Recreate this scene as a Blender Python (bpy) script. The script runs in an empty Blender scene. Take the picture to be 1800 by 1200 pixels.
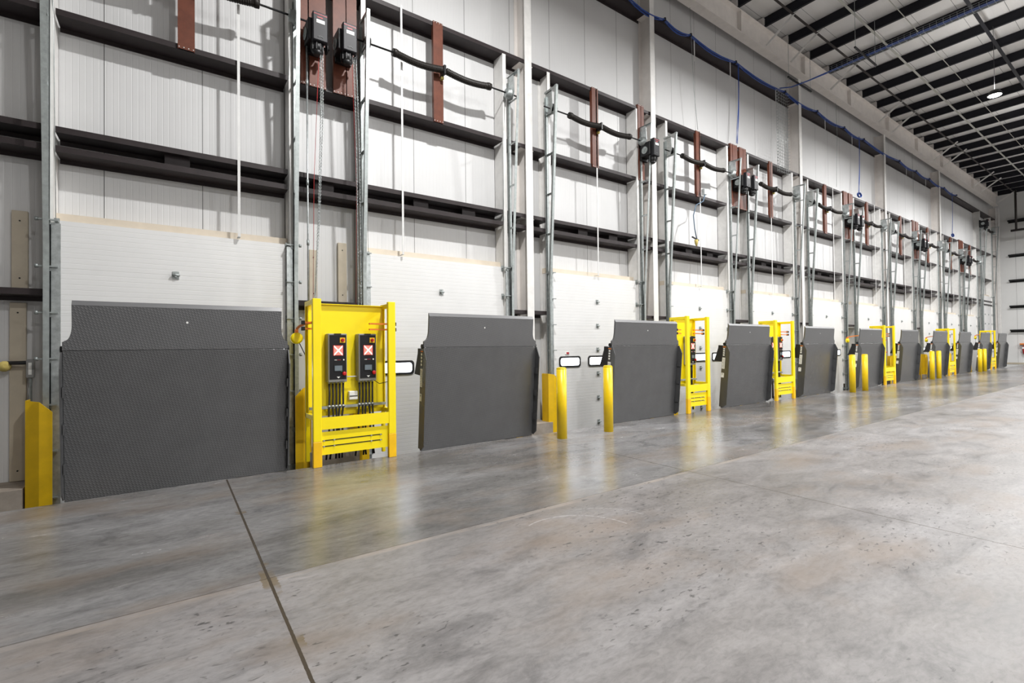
import bpy, bmesh, math, random
from mathutils import Vector, Matrix
random.seed(7)
sc = bpy.context.scene
COL = sc.collection
PI = math.pi

# ------------------------------------------------------------------ materials
def new_mat(name):
    m = bpy.data.materials.new(name); m.use_nodes = True
    nt = m.node_tree
    return m, nt, nt.nodes['Principled BSDF']

def N(nt, t, **kw):
    n = nt.nodes.new(t)
    for k, v in kw.items():
        if k in n.inputs: n.inputs[k].default_value = v
        else: setattr(n, k, v)
    return n

def coords(nt, scale=(1, 1, 1), rot=(0, 0, 0)):
    tc = N(nt, 'ShaderNodeTexCoord'); mp = N(nt, 'ShaderNodeMapping')
    mp.inputs['Scale'].default_value = scale; mp.inputs['Rotation'].default_value = rot
    nt.links.new(tc.outputs['Object'], mp.inputs['Vector'])
    return mp.outputs['Vector']

def noise(nt, vec, scale, detail=4, rough=.6, dist=0):
    n = N(nt, 'ShaderNodeTexNoise'); n.inputs['Scale'].default_value = scale
    n.inputs['Detail'].default_value = detail; n.inputs['Roughness'].default_value = rough
    n.inputs['Distortion'].default_value = dist
    nt.links.new(vec, n.inputs['Vector']); return n.outputs['Fac']

def ramp(nt, fac, stops):
    r = N(nt, 'ShaderNodeValToRGB'); cr = r.color_ramp
    while len(cr.elements) < len(stops): cr.elements.new(.5)
    for e, (p, c) in zip(cr.elements, stops):
        e.position = p
        e.color = (c, c, c, 1) if not isinstance(c, tuple) else (*c, 1)
    nt.links.new(fac, r.inputs['Fac']); return r.outputs['Color']

def math_n(nt, op, a, b=None, c=None):
    n = N(nt, 'ShaderNodeMath'); n.operation = op
    for i, v in enumerate((a, b, c)):
        if v is None: continue
        if isinstance(v, (int, float)): n.inputs[i].default_value = v
        else: nt.links.new(v, n.inputs[i])
    return n.outputs[0]

def mixc(nt, fac, a, b, mode='MIX'):
    n = N(nt, 'ShaderNodeMix'); n.data_type = 'RGBA'; n.blend_type = mode
    for i, v in ((0, fac), (6, a), (7, b)):
        if isinstance(v, (int, float)): n.inputs[i].default_value = v
        elif isinstance(v, tuple): n.inputs[i].default_value = (*v, 1)
        else: nt.links.new(v, n.inputs[i])
    return n.outputs[2]

def bump(nt, bsdf, h, strength=.3, dist=.01):
    b = N(nt, 'ShaderNodeBump'); b.inputs['Strength'].default_value = strength
    b.inputs['Distance'].default_value = dist
    nt.links.new(h, b.inputs['Height']); nt.links.new(b.outputs['Normal'], bsdf.inputs['Normal'])

def simple(name, col, rough=.5, metal=0, var=.08, vscale=6, spec=.5, bumpy=0):
    """painted / plain surface with a little procedural wear"""
    m, nt, b = new_mat(name)
    v = coords(nt)
    f = noise(nt, v, vscale, 5, .65)
    lo = tuple(max(0, c*(1-var)) for c in col); hi = tuple(min(1, c*(1+var)) for c in col)
    nt.links.new(ramp(nt, f, [(.3, lo), (.7, hi)]), b.inputs['Base Color'])
    b.inputs['Roughness'].default_value = rough; b.inputs['Metallic'].default_value = metal
    b.inputs['Specular IOR Level'].default_value = spec
    if bumpy: bump(nt, b, noise(nt, v, vscale*12, 3), bumpy, .003)
    return m

def emis(name, col, strength):
    m, nt, b = new_mat(name)
    b.inputs['Base Color'].default_value = (*[c*.3 for c in col], 1)
    b.inputs['Emission Color'].default_value = (*col, 1)
    b.inputs['Emission Strength'].default_value = strength
    b.inputs['Roughness'].default_value = .3
    return m

M = {}
M['white_steel'] = simple('white_steel', (.74, .73, .71), .45)
M['grey_white_steel'] = simple('grey_white_steel', (.74, .70, .665), .5, var=.08, vscale=3)
M['brown_steel'] = simple('brown_steel', (.032, .025, .026), .45, var=.15, spec=.25)
M['purlin_steel'] = simple('purlin_steel', (.013, .013, .018), .5, spec=.2)
M['red_primer'] = simple('red_primer', (.122, .036, .019), .48, var=.2, vscale=9, spec=.3)
M['galv'] = simple('galvanised_steel', (.47, .50, .50), .38, .75, var=.25, vscale=14)
M['galv_dull'] = simple('galvanised_dull', (.36, .39, .385), .5, .6, var=.2, vscale=14)
M['black_steel'] = simple('black_steel', (.009, .009, .010), .45, spec=.35)
M['spring_steel'] = simple('spring_steel', (.015, .012, .010), .5, var=.3, vscale=40, spec=.3)
M['black_plastic'] = simple('black_plastic', (.012, .012, .014), .32, spec=.3)
M['grey_box'] = simple('grey_box', (.020, .020, .023), .45, spec=.2)
M['box_grey'] = simple('enclosure_grey', (.25, .25, .245), .4)
M['black_rubber'] = simple('black_rubber', (.009, .009, .010), .6)
M['yellow'] = simple('safety_yellow', (.98, .77, .002), .36, var=.02)
M['yellow_bollard'] = simple('bollard_yellow', (.88, .60, .003), .36, var=.05)
M['yellow_dull'] = simple('guard_yellow', (.80, .50, .004), .42, var=.08)
M['amber'] = simple('amber_paint', (.92, .53, .003), .42, var=.08)
M['orange'] = simple('orange_strap', (.80, .22, .02), .5)
M['wood'] = simple('cream_board', (.66, .58, .47), .6, var=.06, vscale=5)
M['cream'] = simple('cream_post', (.50, .44, .345), .6, var=.08, vscale=5)
M['strap_white'] = simple('strap_white', (.66, .66, .65), .5)
M['blue_cable'] = simple('blue_cable', (.012, .06, .30), .45)
M['red'] = simple('red_plastic', (.55, .012, .012), .35)
M['red_cord'] = simple('red_cord', (.45, .02, .02), .6)
M['white_paper'] = simple('white_label', (.85, .85, .82), .5)
M['label_ink'] = simple('label_ink', (.05, .05, .05), .5)
M['label_red'] = simple('label_red', (.40, .02, .03), .45)
M['pipe_dark'] = simple('dark_pipe', (.026, .020, .018), .5, var=.25)
M['bridging'] = simple('bridging_light', (.42, .42, .38), .55)
M['conduit_black'] = simple('conduit_black', (.022, .022, .024), .4)
M['screen'] = simple('lcd_screen', (.16, .20, .23), .2)
M['green'] = simple('green_mark', (.02, .30, .08), .4)
M['foam'] = simple('yellow_foam', (.50, .40, .12), .9, bumpy=.4)
M['daylight'] = emis('daylight_pane', (.88, .94, 1.0), 11)
M['sig_red'] = emis('signal_red', (1.0, .33, .26), 1.25)
M['sig_white'] = emis('signal_white', (1.0, .92, .84), 2.0)
M['sig_rim'] = emis('signal_rim', (.8, .02, .01), .5)
M['lamp'] = emis('lamp_lens', (1.0, .97, .92), 60)
M['concrete_raw'] = simple('concrete_raw', (.30, .26, .22), .85, var=.25, vscale=4, bumpy=.3)
M['pit'] = simple('pit_concrete', (.10, .095, .09), .9, var=.2, vscale=4)

def leveler_mat(name, base, rough, tread):
    m, nt, b = new_mat(name)
    v = coords(nt)
    f = noise(nt, v, 3, 5, .6)
    nt.links.new(ramp(nt, f, [(.3, tuple(c*.92 for c in base)), (.7, tuple(c*1.08 for c in base))]), b.inputs['Base Color'])
    b.inputs['Roughness'].default_value = rough
    b.inputs['Specular IOR Level'].default_value = .95
    if tread:
        sp = N(nt, 'ShaderNodeSeparateXYZ'); nt.links.new(v, sp.inputs[0])
        x, z = sp.outputs['X'], sp.outputs['Z']
        k = 2*PI/.046
        a = math_n(nt, 'SINE', math_n(nt, 'MULTIPLY', math_n(nt, 'ADD', x, z), k))
        c = math_n(nt, 'SINE', math_n(nt, 'MULTIPLY', math_n(nt, 'SUBTRACT', x, z), k*.6))
        h = math_n(nt, 'POWER', math_n(nt, 'MAXIMUM', math_n(nt, 'MULTIPLY', a, c), 0.0), 1.6)
        bump(nt, b, h, .42, .004)
    return m
M['tread'] = leveler_mat('tread_plate', (.070, .071, .073), .25, True)
M['lip'] = leveler_mat('lip_plate', (.092, .093, .096), .32, True)
M['smooth_plate'] = leveler_mat('smooth_plate', (.115, .116, .12), .42, False)
M['skirt'] = leveler_mat('skirt_plate', (.062, .063, .065), .26, False)

def door_mat():
    m, nt, b = new_mat('door_panel_white')
    v = coords(nt)
    f = noise(nt, v, 2, 3)
    nt.links.new(ramp(nt, f, [(.3, (.72, .72, .715)), (.7, (.76, .76, .755))]), b.inputs['Base Color'])
    b.inputs['Roughness'].default_value = .42
    sp = N(nt, 'ShaderNodeSeparateXYZ'); nt.links.new(v, sp.inputs[0])
    fr = math_n(nt, 'FRACT', math_n(nt, 'MULTIPLY', sp.outputs['Z'], 1/.0635))
    g = math_n(nt, 'MINIMUM', math_n(nt, 'MULTIPLY', math_n(nt, 'ABSOLUTE', math_n(nt, 'SUBTRACT', fr, .5)), 12), 1.0)
    bump(nt, b, g, .4, .003)
    return m
M['door'] = door_mat()

def siding_mat(name, a, c, rough=.5, pitch=1.067, off=.0, axis='X'):
    m, nt, b = new_mat(name)
    v = coords(nt)
    sp = N(nt, 'ShaderNodeSeparateXYZ'); nt.links.new(v, sp.inputs[0])
    x = sp.outputs[axis]
    # fine ribs
    fr = math_n(nt, 'FRACT', math_n(nt, 'MULTIPLY', x, 1/.066))
    g = math_n(nt, 'MINIMUM', math_n(nt, 'MULTIPLY', math_n(nt, 'ABSOLUTE', math_n(nt, 'SUBTRACT', fr, .5)), 9), 1.0)
    # panel joints: open dark seams
    fj = math_n(nt, 'FRACT', math_n(nt, 'MULTIPLY', math_n(nt, 'ADD', x, 100*pitch - off), 1/pitch))
    dj = math_n(nt, 'MULTIPLY', math_n(nt, 'ABSOLUTE', math_n(nt, 'SUBTRACT', fj, .5)), pitch)
    seam = math_n(nt, 'LESS_THAN', dj, .0045)
    f = noise(nt, v, .9, 4)
    base = ramp(nt, f, [(.3, a), (.7, c)])
    nt.links.new(mixc(nt, seam, base, (.11, .11, .11)), b.inputs['Base Color'])
    b.inputs['Roughness'].default_value = rough
    h = math_n(nt, 'SUBTRACT', g, math_n(nt, 'MULTIPLY', seam, 3.0))
    bump(nt, b, h, .42, .004)
    return m
M['siding'] = siding_mat('wall_siding', (.60, .60, .60), (.64, .64, .64), .5, off=.354-.5335)
M['siding_end'] = siding_mat('end_siding', (.70, .70, .69), (.75, .75, .74), .5, axis='Y')
M['deck'] = siding_mat('roof_deck', (.78, .77, .755), (.83, .82, .805), .6, pitch=.9, axis='Y')
M['far_wall'] = simple('far_wall', (.55, .55, .54), .6)

ARCS = [(2.65, 2.81, .497, .007, 2.45, 3.2), (2.95, 2.84, .487, .005, 3.0, 3.5)]
def floor_mat():
    m, nt, b = new_mat('concrete_floor')
    v = coords(nt)
    sp = N(nt, 'ShaderNodeSeparateXYZ'); nt.links.new(v, sp.inputs[0])
    x, y = sp.outputs['X'], sp.outputs['Y']
    vs = coords(nt, (.55, 1.3, 1))          # trowel streaks run along the dock
    n1 = noise(nt, coords(nt, (.4, 1, 1)), .55, 6, .62, .4)
    n2 = noise(nt, vs, 2.6, 7, .7, .8)
    n3 = noise(nt, coords(nt, (1, 2.2, 1)), 14, 5, .7, .5)
    # outer pour (next to the dock edge) is darker than the inner pour
    strip = math_n(nt, 'GREATER_THAN', y, 3.546)
    inner = ramp(nt, n1, [(.32, (.148, .138, .131)), (.48, (.206, .195, .191)), (.62, (.238, .229, .229)), (.75, (.280, .273, .279))])
    outer = ramp(nt, n1, [(.32, (.078, .072, .067)), (.46, (.146, .140, .137)), (.60, (.222, .217, .220)), (.75, (.300, .297, .306))])
    c = mixc(nt, strip, inner, outer)
    c = mixc(nt, 1.0, c, ramp(nt, n2, [(.30, .58), (.46, .94), (.60, 1.12), (.75, 1.35)]), 'MULTIPLY')
    c = mixc(nt, 1.0, c, ramp(nt, n3, [(.3, .78), (.5, 1.0), (.7, 1.15)]), 'MULTIPLY')
    # warm laitance stains
    n4 = noise(nt, coords(nt, (.6, 1.2, 1)), .9, 5, .6)
    c = mixc(nt, ramp(nt, n4, [(.50, 0.0), (.66, .55)]), c, (.205, .160, .125))
    # pale dusty band just inside the long joint
    dd = math_n(nt, 'SUBTRACT', 3.546, y)
    band = math_n(nt, 'MULTIPLY', math_n(nt, 'GREATER_THAN', dd, 0.0), math_n(nt, 'LESS_THAN', dd, .07))
    bandn = math_n(nt, 'MULTIPLY', band, ramp(nt, noise(nt, coords(nt, (.6, 3, 1)), 2.5, 5), [(.46, 0.0), (.68, .5)]))
    c = mixc(nt, bandn, c, (.36, .30, .25))
    # dark rubber scuffs in drifting clusters
    n5 = noise(nt, coords(nt, (1.0, 2.4, 1)), 12.0, 3, .55, .6)
    n6 = noise(nt, coords(nt, (.35, 1.0, 1)), 1.2, 2, .5)
    sc_ = math_n(nt, 'MULTIPLY', ramp(nt, n5, [(.622, 0.0), (.672, .75)]), ramp(nt, n6, [(.45, 0.0), (.54, 1.0)]))
    sc_ = math_n(nt, 'MULTIPLY', sc_, math_n(nt, 'SUBTRACT', 1.0, math_n(nt, 'MULTIPLY', strip, .85)))
    c = mixc(nt, sc_, c, (.040, .037, .037))
    # pale turning scratches left by a truck wheel
    def arc(cx, cy, rr, wd, x0, x1):
        dx = math_n(nt, 'SUBTRACT', x, cx); dy = math_n(nt, 'SUBTRACT', y, cy)
        d = math_n(nt, 'SQRT', math_n(nt, 'ADD', math_n(nt, 'MULTIPLY', dx, dx), math_n(nt, 'MULTIPLY', dy, dy)))
        e = math_n(nt, 'LESS_THAN', math_n(nt, 'ABSOLUTE', math_n(nt, 'SUBTRACT', d, rr)), wd)
        e = math_n(nt, 'MULTIPLY', e, math_n(nt, 'MULTIPLY', math_n(nt, 'GREATER_THAN', x, x0), math_n(nt, 'LESS_THAN', x, x1)))
        return math_n(nt, 'MULTIPLY', math_n(nt, 'MULTIPLY', e, math_n(nt, 'GREATER_THAN', y, cy)), ramp(nt, n3, [(.35, 0.0), (.55, .6)]))
    for q in ARCS: c = mixc(nt, arc(*q), c, (.40, .39, .385))
    # sawn joints
    def line(coord, at, wd, wob=.004):
        nn = math_n(nt, 'MULTIPLY', math_n(nt, 'SUBTRACT', n3, .5), wob)
        d = math_n(nt, 'ABSOLUTE', math_n(nt, 'ADD', math_n(nt, 'SUBTRACT', coord, at), nn))
        return math_n(nt, 'LESS_THAN', d, wd)
    j = line(y, 3.546, .004)
    j2 = None
    for k, wd in ((-8.555, .004), (-4.02, .004), (.515, .009), (5.05, .0055), (9.585, .003), (14.12, .004), (18.655, .004), (23.19, .004), (27.7, .004)):
        l = line(x, k, wd, .008)
        j2 = l if j2 is None else math_n(nt, 'MAXIMUM', j2, l)
    y2 = line(y, -1.1, .005)
    j2 = math_n(nt, 'MAXIMUM', j2, y2)
    jj = math_n(nt, 'MAXIMUM', j2, math_n(nt, 'MULTIPLY', j, .75))
    # brown residue beside the wide joint
    rs = math_n(nt, 'MULTIPLY', line(x, .515, .045, .05), ramp(nt, noise(nt, v, 1.6, 4), [(.54, 0.0), (.60, .8)]))
    c = mixc(nt, rs, c, (.14, .105, .06))
    c = mixc(nt, jj, c, (.050, .038, .026))
    nt.links.new(c, b.inputs['Base Color'])
    r1 = ramp(nt, n2, [(.3, .21), (.7, .28)])
    r2 = mixc(nt, strip, ramp(nt, n2, [(.3, .36), (.7, .50)]), r1)
    nt.links.new(r2, b.inputs['Roughness'])
    b.inputs['Specular IOR Level'].default_value = .6
    nt.links.new(math_n(nt, 'ADD', .35, math_n(nt, 'MULTIPLY', strip, .35)), b.inputs['Specular IOR Level'])
    h = math_n(nt, 'SUBTRACT', math_n(nt, 'MULTIPLY', n2, .25), math_n(nt, 'MULTIPLY', jj, 1.0))
    bump(nt, b, h, .05, .01)
    return m
M['floor'] = floor_mat()

# ------------------------------------------------------------------ mesh builder
class MB:
    def __init__(s): s.v = []; s.f = []; s.sm = []; s.mi = []; s.cur = 0
    def add(s, vs, fs, smooth=False):
        o = len(s.v); s.v += [tuple(p) for p in vs]
        for f in fs: s.f.append([i+o for i in f]); s.sm.append(smooth); s.mi.append(s.cur)
        return s
    def box(s, x0, x1, y0, y1, z0, z1, c=0):
        if c:
            # chamfered box: small bevel on every edge parallel to z and the top/bottom rim
            c = min(c, (x1-x0)/3, (y1-y0)/3, (z1-z0)/3)
            def ring(d, z): return [(x0+d, y0, z), (x1-d, y0, z), (x1, y0+d, z), (x1, y1-d, z), (x1-d, y1, z), (x0+d, y1, z), (x0, y1-d, z), (x0, y0+d, z)]
            def inner(z): return [(x0+c, y0+c, z), (x1-c, y0+c, z), (x1-c, y0+c, z), (x1-c, y1-c, z), (x1-c, y1-c, z), (x0+c, y1-c, z), (x0+c, y1-c, z), (x0+c, y0+c, z)]
            R = [inner(z0), ring(c, z0+c), ring(c, z1-c), inner(z1)]
            vs = [p for r in R for p in r]; fs = []
            for k in range(3):
                for i in range(8): fs.append([k*8+i, k*8+(i+1) % 8, k*8+8+(i+1) % 8, k*8+8+i])
            fs.append([0, 6, 4, 2]); fs.append([24, 26, 28, 30])
            return s.add(vs, fs)
        vs = [(x0, y0, z0), (x1, y0, z0), (x1, y1, z0), (x0, y1, z0), (x0, y0, z1), (x1, y0, z1), (x1, y1, z1), (x0, y1, z1)]
        return s.add(vs, [(0, 3, 2, 1), (4, 5, 6, 7), (0, 1, 5, 4), (1, 2, 6, 5), (2, 3, 7, 6), (3, 0, 4, 7)])
    def bar(s, p, q, a, b, up=(0, 0, 1)):
        """rectangular bar from p to q, section a (along side axis) x b (along up-ish axis)"""
        p, q = Vector(p), Vector(q); d = (q-p).normalized(); u = Vector(up)
        sd = d.cross(u)
        if sd.length < 1e-4: sd = d.cross(Vector((0, 1, 0)))
        sd.normalize(); u = sd.cross(d).normalized()
        vs = []
        for e in (p, q):
            for i, j in ((-1, -1), (1, -1), (1, 1), (-1, 1)): vs.append(e + sd*(i*a/2) + u*(j*b/2))
        return s.add(vs, [(0, 1, 2, 3), (7, 6, 5, 4), (0, 4, 5, 1), (1, 5, 6, 2), (2, 6, 7, 3), (3, 7, 4, 0)])
    def tube(s, pts, r, n=8, caps=True, smooth=True):
        pts = [Vector(p) for p in pts]; R = r if isinstance(r, (list, tuple)) else [r]*len(pts)
        vs = []; prev = None
        for i, p in enumerate(pts):
            t = (pts[min(i+1, len(pts)-1)] - pts[max(i-1, 0)])
            if t.length < 1e-9: t = Vector((0, 0, 1))
            t.normalize()
            if prev is None:
                a = t.orthogonal().normalized()
            else:
                a = (prev - t*prev.dot(t))
                a = a.normalized() if a.length > 1e-6 else t.orthogonal().normalized()
            prev = a; b = t.cross(a)
            for k in range(n):
                g = 2*PI*k/n; vs.append(p + (a*math.cos(g) + b*math.sin(g))*R[i])
        fs = []
        for i in range(len(pts)-1):
            for k in range(n): fs.append([i*n+k, i*n+(k+1) % n, (i+1)*n+(k+1) % n, (i+1)*n+k])
        s.add(vs, fs, smooth)
        if caps:
            o = len(s.v) - len(vs)
            s.f.append([o+k for k in reversed(range(n))]); s.sm.append(False); s.mi.append(s.cur)
            o2 = o + (len(pts)-1)*n
            s.f.append([o2+k for k in range(n)]); s.sm.append(False); s.mi.append(s.cur)
        return s
    def cyl(s, p, q, r, n=16, r2=None): return s.tube([p, q], [r, r if r2 is None else r2], n)
    def prism(s, poly, a, b, axis='y'):
        """polygon in the plane normal to axis, extruded from a to b"""
        def P(u, v, w): return {'y': (u, w, v), 'x': (w, u, v), 'z': (u, v, w)}[axis]
        n = len(poly)
        vs = [P(u, v, a) for u, v in poly] + [P(u, v, b) for u, v in poly]
        fs = [list(reversed(range(n))), list(range(n, 2*n))]
        for i in range(n): fs.append([i, (i+1) % n, n+(i+1) % n, n+i])
        return s.add(vs, fs)
    def build(s, name, mat, parent=None, recalc=True):
        me = bpy.data.meshes.new(name)
        me.from_pydata([tuple(p) for p in s.v], [], s.f)
        mats = mat if isinstance(mat, (list, tuple)) else [mat]
        for m in mats: me.materials.append(m)
        me.polygons.foreach_set('use_smooth', s.sm)
        me.polygons.foreach_set('material_index', s.mi)
        if recalc:
            bm = bmesh.new(); bm.from_mesh(me); bmesh.ops.recalc_face_normals(bm, faces=bm.faces); bm.to_mesh(me); bm.free()
        me.update()
        o = bpy.data.objects.new(name, me); COL.objects.link(o)
        if parent is not None: o.parent = parent
        return o

def tag(o, label, cat, group=None, kind=None):
    o['label'] = label; o['category'] = cat
    if group: o['group'] = group
    if kind: o['kind'] = kind
    return o
def empty(name, loc=(0, 0, 0), rot=(0, 0, 0)):
    o = bpy.data.objects.new(name, None); COL.objects.link(o)
    o.location = loc; o.rotation_euler = rot; o.empty_display_size = .2
    return o
def copy_tree(o, parent=None):
    c = o.copy(); COL.objects.link(c)
    if parent is not None: c.parent = parent
    for ch in list(o.children): copy_tree(ch, c)
    return c
def thing(name, label, cat, group=None, loc=(0, 0, 0), rot=(0, 0, 0)):
    return tag(empty(name, loc, rot), label, cat, group)
def struct(o, label, cat): return tag(o, label, cat, kind='structure')

ORD = ['first', 'second', 'third', 'fourth', 'fifth', 'sixth', 'seventh', 'eighth', 'ninth', 'tenth', 'eleventh', 'twelfth']
CARD = ['one', 'two', 'three', 'four', 'five', 'six', 'seven', 'eight', 'nine', 'ten', 'eleven', 'twelve']
def gapname(g): return 'dock doors %s and %s' % (CARD[g], CARD[g+1])

# ------------------------------------------------------------------ layout
P = 3.9
ND = 12
WD = 7.78            # inner face of the dock doors
WF = 7.74            # inner face of girts, jambs and columns
WP = 8.05            # wall panels
EDGE = 6.555         # floor edge at the leveler pits
C = [.04 + P*i for i in range(ND)]
DL = [c - 1.35 for c in C]; DR = [c + 1.35 for c in C]
DL[0], DR[0] = -1.145, 1.425
DZ = [3.075]*11 + [4.5]
GAP = [(DR[i] + DL[i+1])/2 for i in range(ND-1)]
S0, S1 = -9.0, 46.5
Z0, Z1A, Z1B, Z2, Z3, Z4 = 2.25, 4.19, 3.96, 5.60, 7.33, 9.83
COLS = [-2.15, GAP[1], GAP[2], GAP[4], GAP[6], GAP[8], 45.6]
COLNAME = ['at the left edge of the photo', 'between ' + gapname(1), 'between ' + gapname(2), 'between ' + gapname(4), 'between ' + gapname(6), 'between ' + gapname(8), 'in the far corner']

# ------------------------------------------------------------------ shell
fl = MB()
fl.box(-14, S1, -20, EDGE, -.3, 0)
o = fl.build('floor', M['floor']); struct(o, 'polished grey concrete floor with sawn joints and dark scuffs', 'floor')
pit = MB()
pit.box(-14, S1, EDGE, WP+.3, -1.0, -.62)
o = pit.build('floor_pit', M['pit']); struct(o, 'sunken concrete pit floor behind the leveler edge', 'floor')
for i in range(ND):
    a = -6.0 if i == 0 else DR[i-1]+.22
    b = DL[i]-.22
    p_ = MB(); p_.box(a, b, 7.50, WP, -.62, -.004)
    o = p_.build('trim_%d' % (i+1), M['concrete_raw'])
    struct(o, ('raw concrete pier at the left of the first dock door' if i == 0 else 'raw concrete pier between ' + gapname(i-1)), 'pier')
o = MB().box(-14, S1, WP, WP+.15, -.62, 12).build('wall_back', M['siding']); struct(o, 'white ribbed metal panel wall behind the dock doors', 'wall')
o = MB().box(S1, S1+.15, -20, WP+.15, -.3, 12).build('wall_right', M['siding_end']); struct(o, 'pale end wall of metal panels at the far right', 'wall')
MB().box(-14.15, -14, -20, WP+.15, -.3, 12).build('wall_left', M['far_wall'])['kind'] = 'structure'
MB().box(-14, S1, -20.15, -20, -.3, 12).build('wall_front', M['far_wall'])['kind'] = 'structure'
struct(bpy.data.objects['wall_left'], 'white wall at the near end of the hall', 'wall')
struct(bpy.data.objects['wall_front'], 'white wall facing the dock doors', 'wall')
o = MB().box(-14, S1, -20, WP+.15, 11.71, 11.85).build('ceiling', M['deck']); struct(o, 'grey-white metal roof deck above the purlins', 'ceiling')
o = MB().box(S1-.02, S1, -20, 7.5, .002, .12).build('baseboard_right', M['cream']); struct(o, 'cream base strip along the far end wall', 'baseboard')

# ------------------------------------------------------------------ dock doors
def rrect(x0, x1, z0, z1, r, n=5):
    pts = []
    for cx, cz, a0 in ((x1-r, z1-r, 0), (x0+r, z1-r, PI/2), (x0+r, z0+r, PI), (x1-r, z0+r, 1.5*PI)):
        for k in range(n+1):
            a = a0 + k*(PI/2)/n; pts.append((cx + r*math.cos(a), cz + r*math.sin(a)))
    return pts
def ring_prism(mb, outer, inner, a, b):
    n = len(outer)
    vs = [(u, a, v) for u, v in outer] + [(u, a, v) for u, v in inner] + [(u, b, v) for u, v in outer] + [(u, b, v) for u, v in inner]
    fs = []
    for i in range(n):
        j = (i+1) % n
        fs += [[i, j, n+j, n+i], [2*n+i, 3*n+i, 3*n+j, 2*n+j], [i, 2*n+i, 2*n+j, j], [n+i, n+j, 3*n+j, 3*n+i]]
    return mb.add(vs, fs)
SEC = [-.60, -.18, .36, .90, 1.435, 1.97, 2.51, 3.075]
def hinge_mesh():
    h = MB(); h.box(-.035, .035, -.012, 0, -.05, .05); h.box(-.012, .012, -.035, -.01, -.03, .03)
    h.cyl((-.045, -.03, 0), (.045, -.03, 0), .014, 8)
    return h
HINGE = hinge_mesh(); ROLLER = MB()
ROLLER.box(-.05, .05, -.014, 0, -.055, .045); ROLLER.bar((-.14, -.105, 0), (.05, -.105, 0), .022, .018); ROLLER.bar((.03, -.105, 0), (.03, 0, 0), .03, .012); ROLLER.cyl((-.15, -.10, 0), (-.12, -.10, 0), .024, 10); ROLLER.cyl((-.045, -.088, -.03), (-.045, -.096, -.03), .035, 10)
hinge_src = roller_src = None
def stamp(src, builder, name, mat, parent, loc, rotz=0):
    if src is None:
        o = builder.build(name, mat, parent)
    else:
        o = src.copy(); COL.objects.link(o); o.parent = parent
    o.location = loc; o.rotation_euler = (0, 0, rotz)
    return o
for i in range(ND):
    root = empty('door_%d' % (i+1), (C[i], WD, 0))
    struct(root, ('tall windowless white drive-in door with two columns of bolts, farthest door' if i == 11 else
                  'white ribbed sectional dock door with slim windows, %s from the left' % ORD[i]), 'dock door')
    a, b = DL[i]-C[i], DR[i]-C[i]
    secs = SEC if i < 11 else [-.3 + .6*k for k in range(8)] + [4.5]
    for k in range(len(secs)-1):
        s_ = MB(); s_.box(a, b, 0, .05, secs[k]+.0004, secs[k+1]-.0004)
        s_.build('door_section', M['door'], root)
    MB().box(a, b, .006, .044, secs[0]-.03, secs[0]+.004).build('bottom_seal', M['black_rubber'], root)
    if i < 11:
        wins = [(-1.16, -.54), (-.31, .31), (.54, 1.16)]
        for w0, w1 in wins:
            w0, w1 = w0*.99, w1*.99
            fr_ = MB(); ring_prism(fr_, rrect(w0, w1, 1.065, 1.305, .06), rrect(w0+.04, w1-.04, 1.103, 1.267, .045), -.014, 0.004)
            fo = fr_.build('window_frame', M['black_rubber'], root)
            pn = MB(); pn.prism(rrect(w0+.028, w1-.028, 1.093, 1.277, .045), -.006, .001)
            pn.build('window_pane', M['daylight'], fo)
        for z in SEC[1:-1]:
            h = stamp(hinge_src, HINGE, 'centre_hinge', M['galv_dull'], root, (0, 0, z)); hinge_src = hinge_src or h
        if i in (2,):
            l_ = MB(); l_.box(-.98, -.86, -.004, 0, 1.33, 1.40); d = l_.build('warning_label', M['white_paper'], root)
            r_ = MB(); r_.box(-.94, -.865, -.006, -.003, 1.352, 1.392); r_.build('red_print', M['label_red'], d)
            r_ = MB(); r_.box(-.975, -.865, -.006, -.003, 1.333, 1.343); r_.build('black_print', M['label_ink'], d)
    else:
        for z in [.3 + .6*k for k in range(7)]:
            for x in (-.45, .45):
                h = stamp(hinge_src, HINGE, 'centre_hinge', M['galv_dull'], root, (x, 0, z))
    for z in secs[1:]:
        zz = z if z < secs[-1] else z-.02
        for x, rz in ((a, 0), (b, PI)):
            h = stamp(roller_src, ROLLER, 'roller_bracket', M['galv_dull'], root, (x, 0 if rz == 0 else -.0, zz), 0)
            if rz: h.scale = (-1, 1, 1)
            roller_src = roller_src or h
    # header board above the opening
    hz = DZ[i]
    hb = MB(); hb.box(DL[i]-.02, DR[i]+.02, WP-.17, WP, hz, hz+.11)
    o = hb.build('trim_%d' % (20+i), M['wood']); struct(o, 'cream timber header over the %s dock door from the left' % ORD[i], 'header board')
    g = MB(); g.box(.0, .0, 0, 0, 0, 0)
    gl = MB(); gl.box(DL[i]-.02, DR[i]+.02, WP-.185, WP-.17, hz-.012, hz+.02); gl.build('edge_flashing', M['strap_white'], o)
    for bx in (.12, .38, .66, .9):
        pass

# ------------------------------------------------------------------ jamb channels, columns, girts
def jamb(e, sg, zt, label):
    m = MB(); z0 = -.004
    x0, x1 = sorted((e, e + sg*.014)); m.box(x0, x1, WF, WP, z0, zt)           # web on the door side
    x0, x1 = sorted((e, e + sg*.075)); m.box(x0, x1, WF-.012, WF, z0, zt)      # inner flange
    m.box(x0, x1, WP-.012, WP, z0, zt)
    o = m.build('jamb_channel', M['white_steel']); tag(o, label, 'door jamb', 'white jamb channels')
    return o
for i in range(ND):
    zt = Z3-.065 if i < 11 else Z4-.065
    jamb(DL[i]+.0, -1, zt, 'white steel jamb channel at the left of the %s dock door from the left' % ORD[i])
    jamb(DR[i]-.0, 1, zt, 'white steel jamb channel at the right of the %s dock door from the left' % ORD[i])

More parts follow.
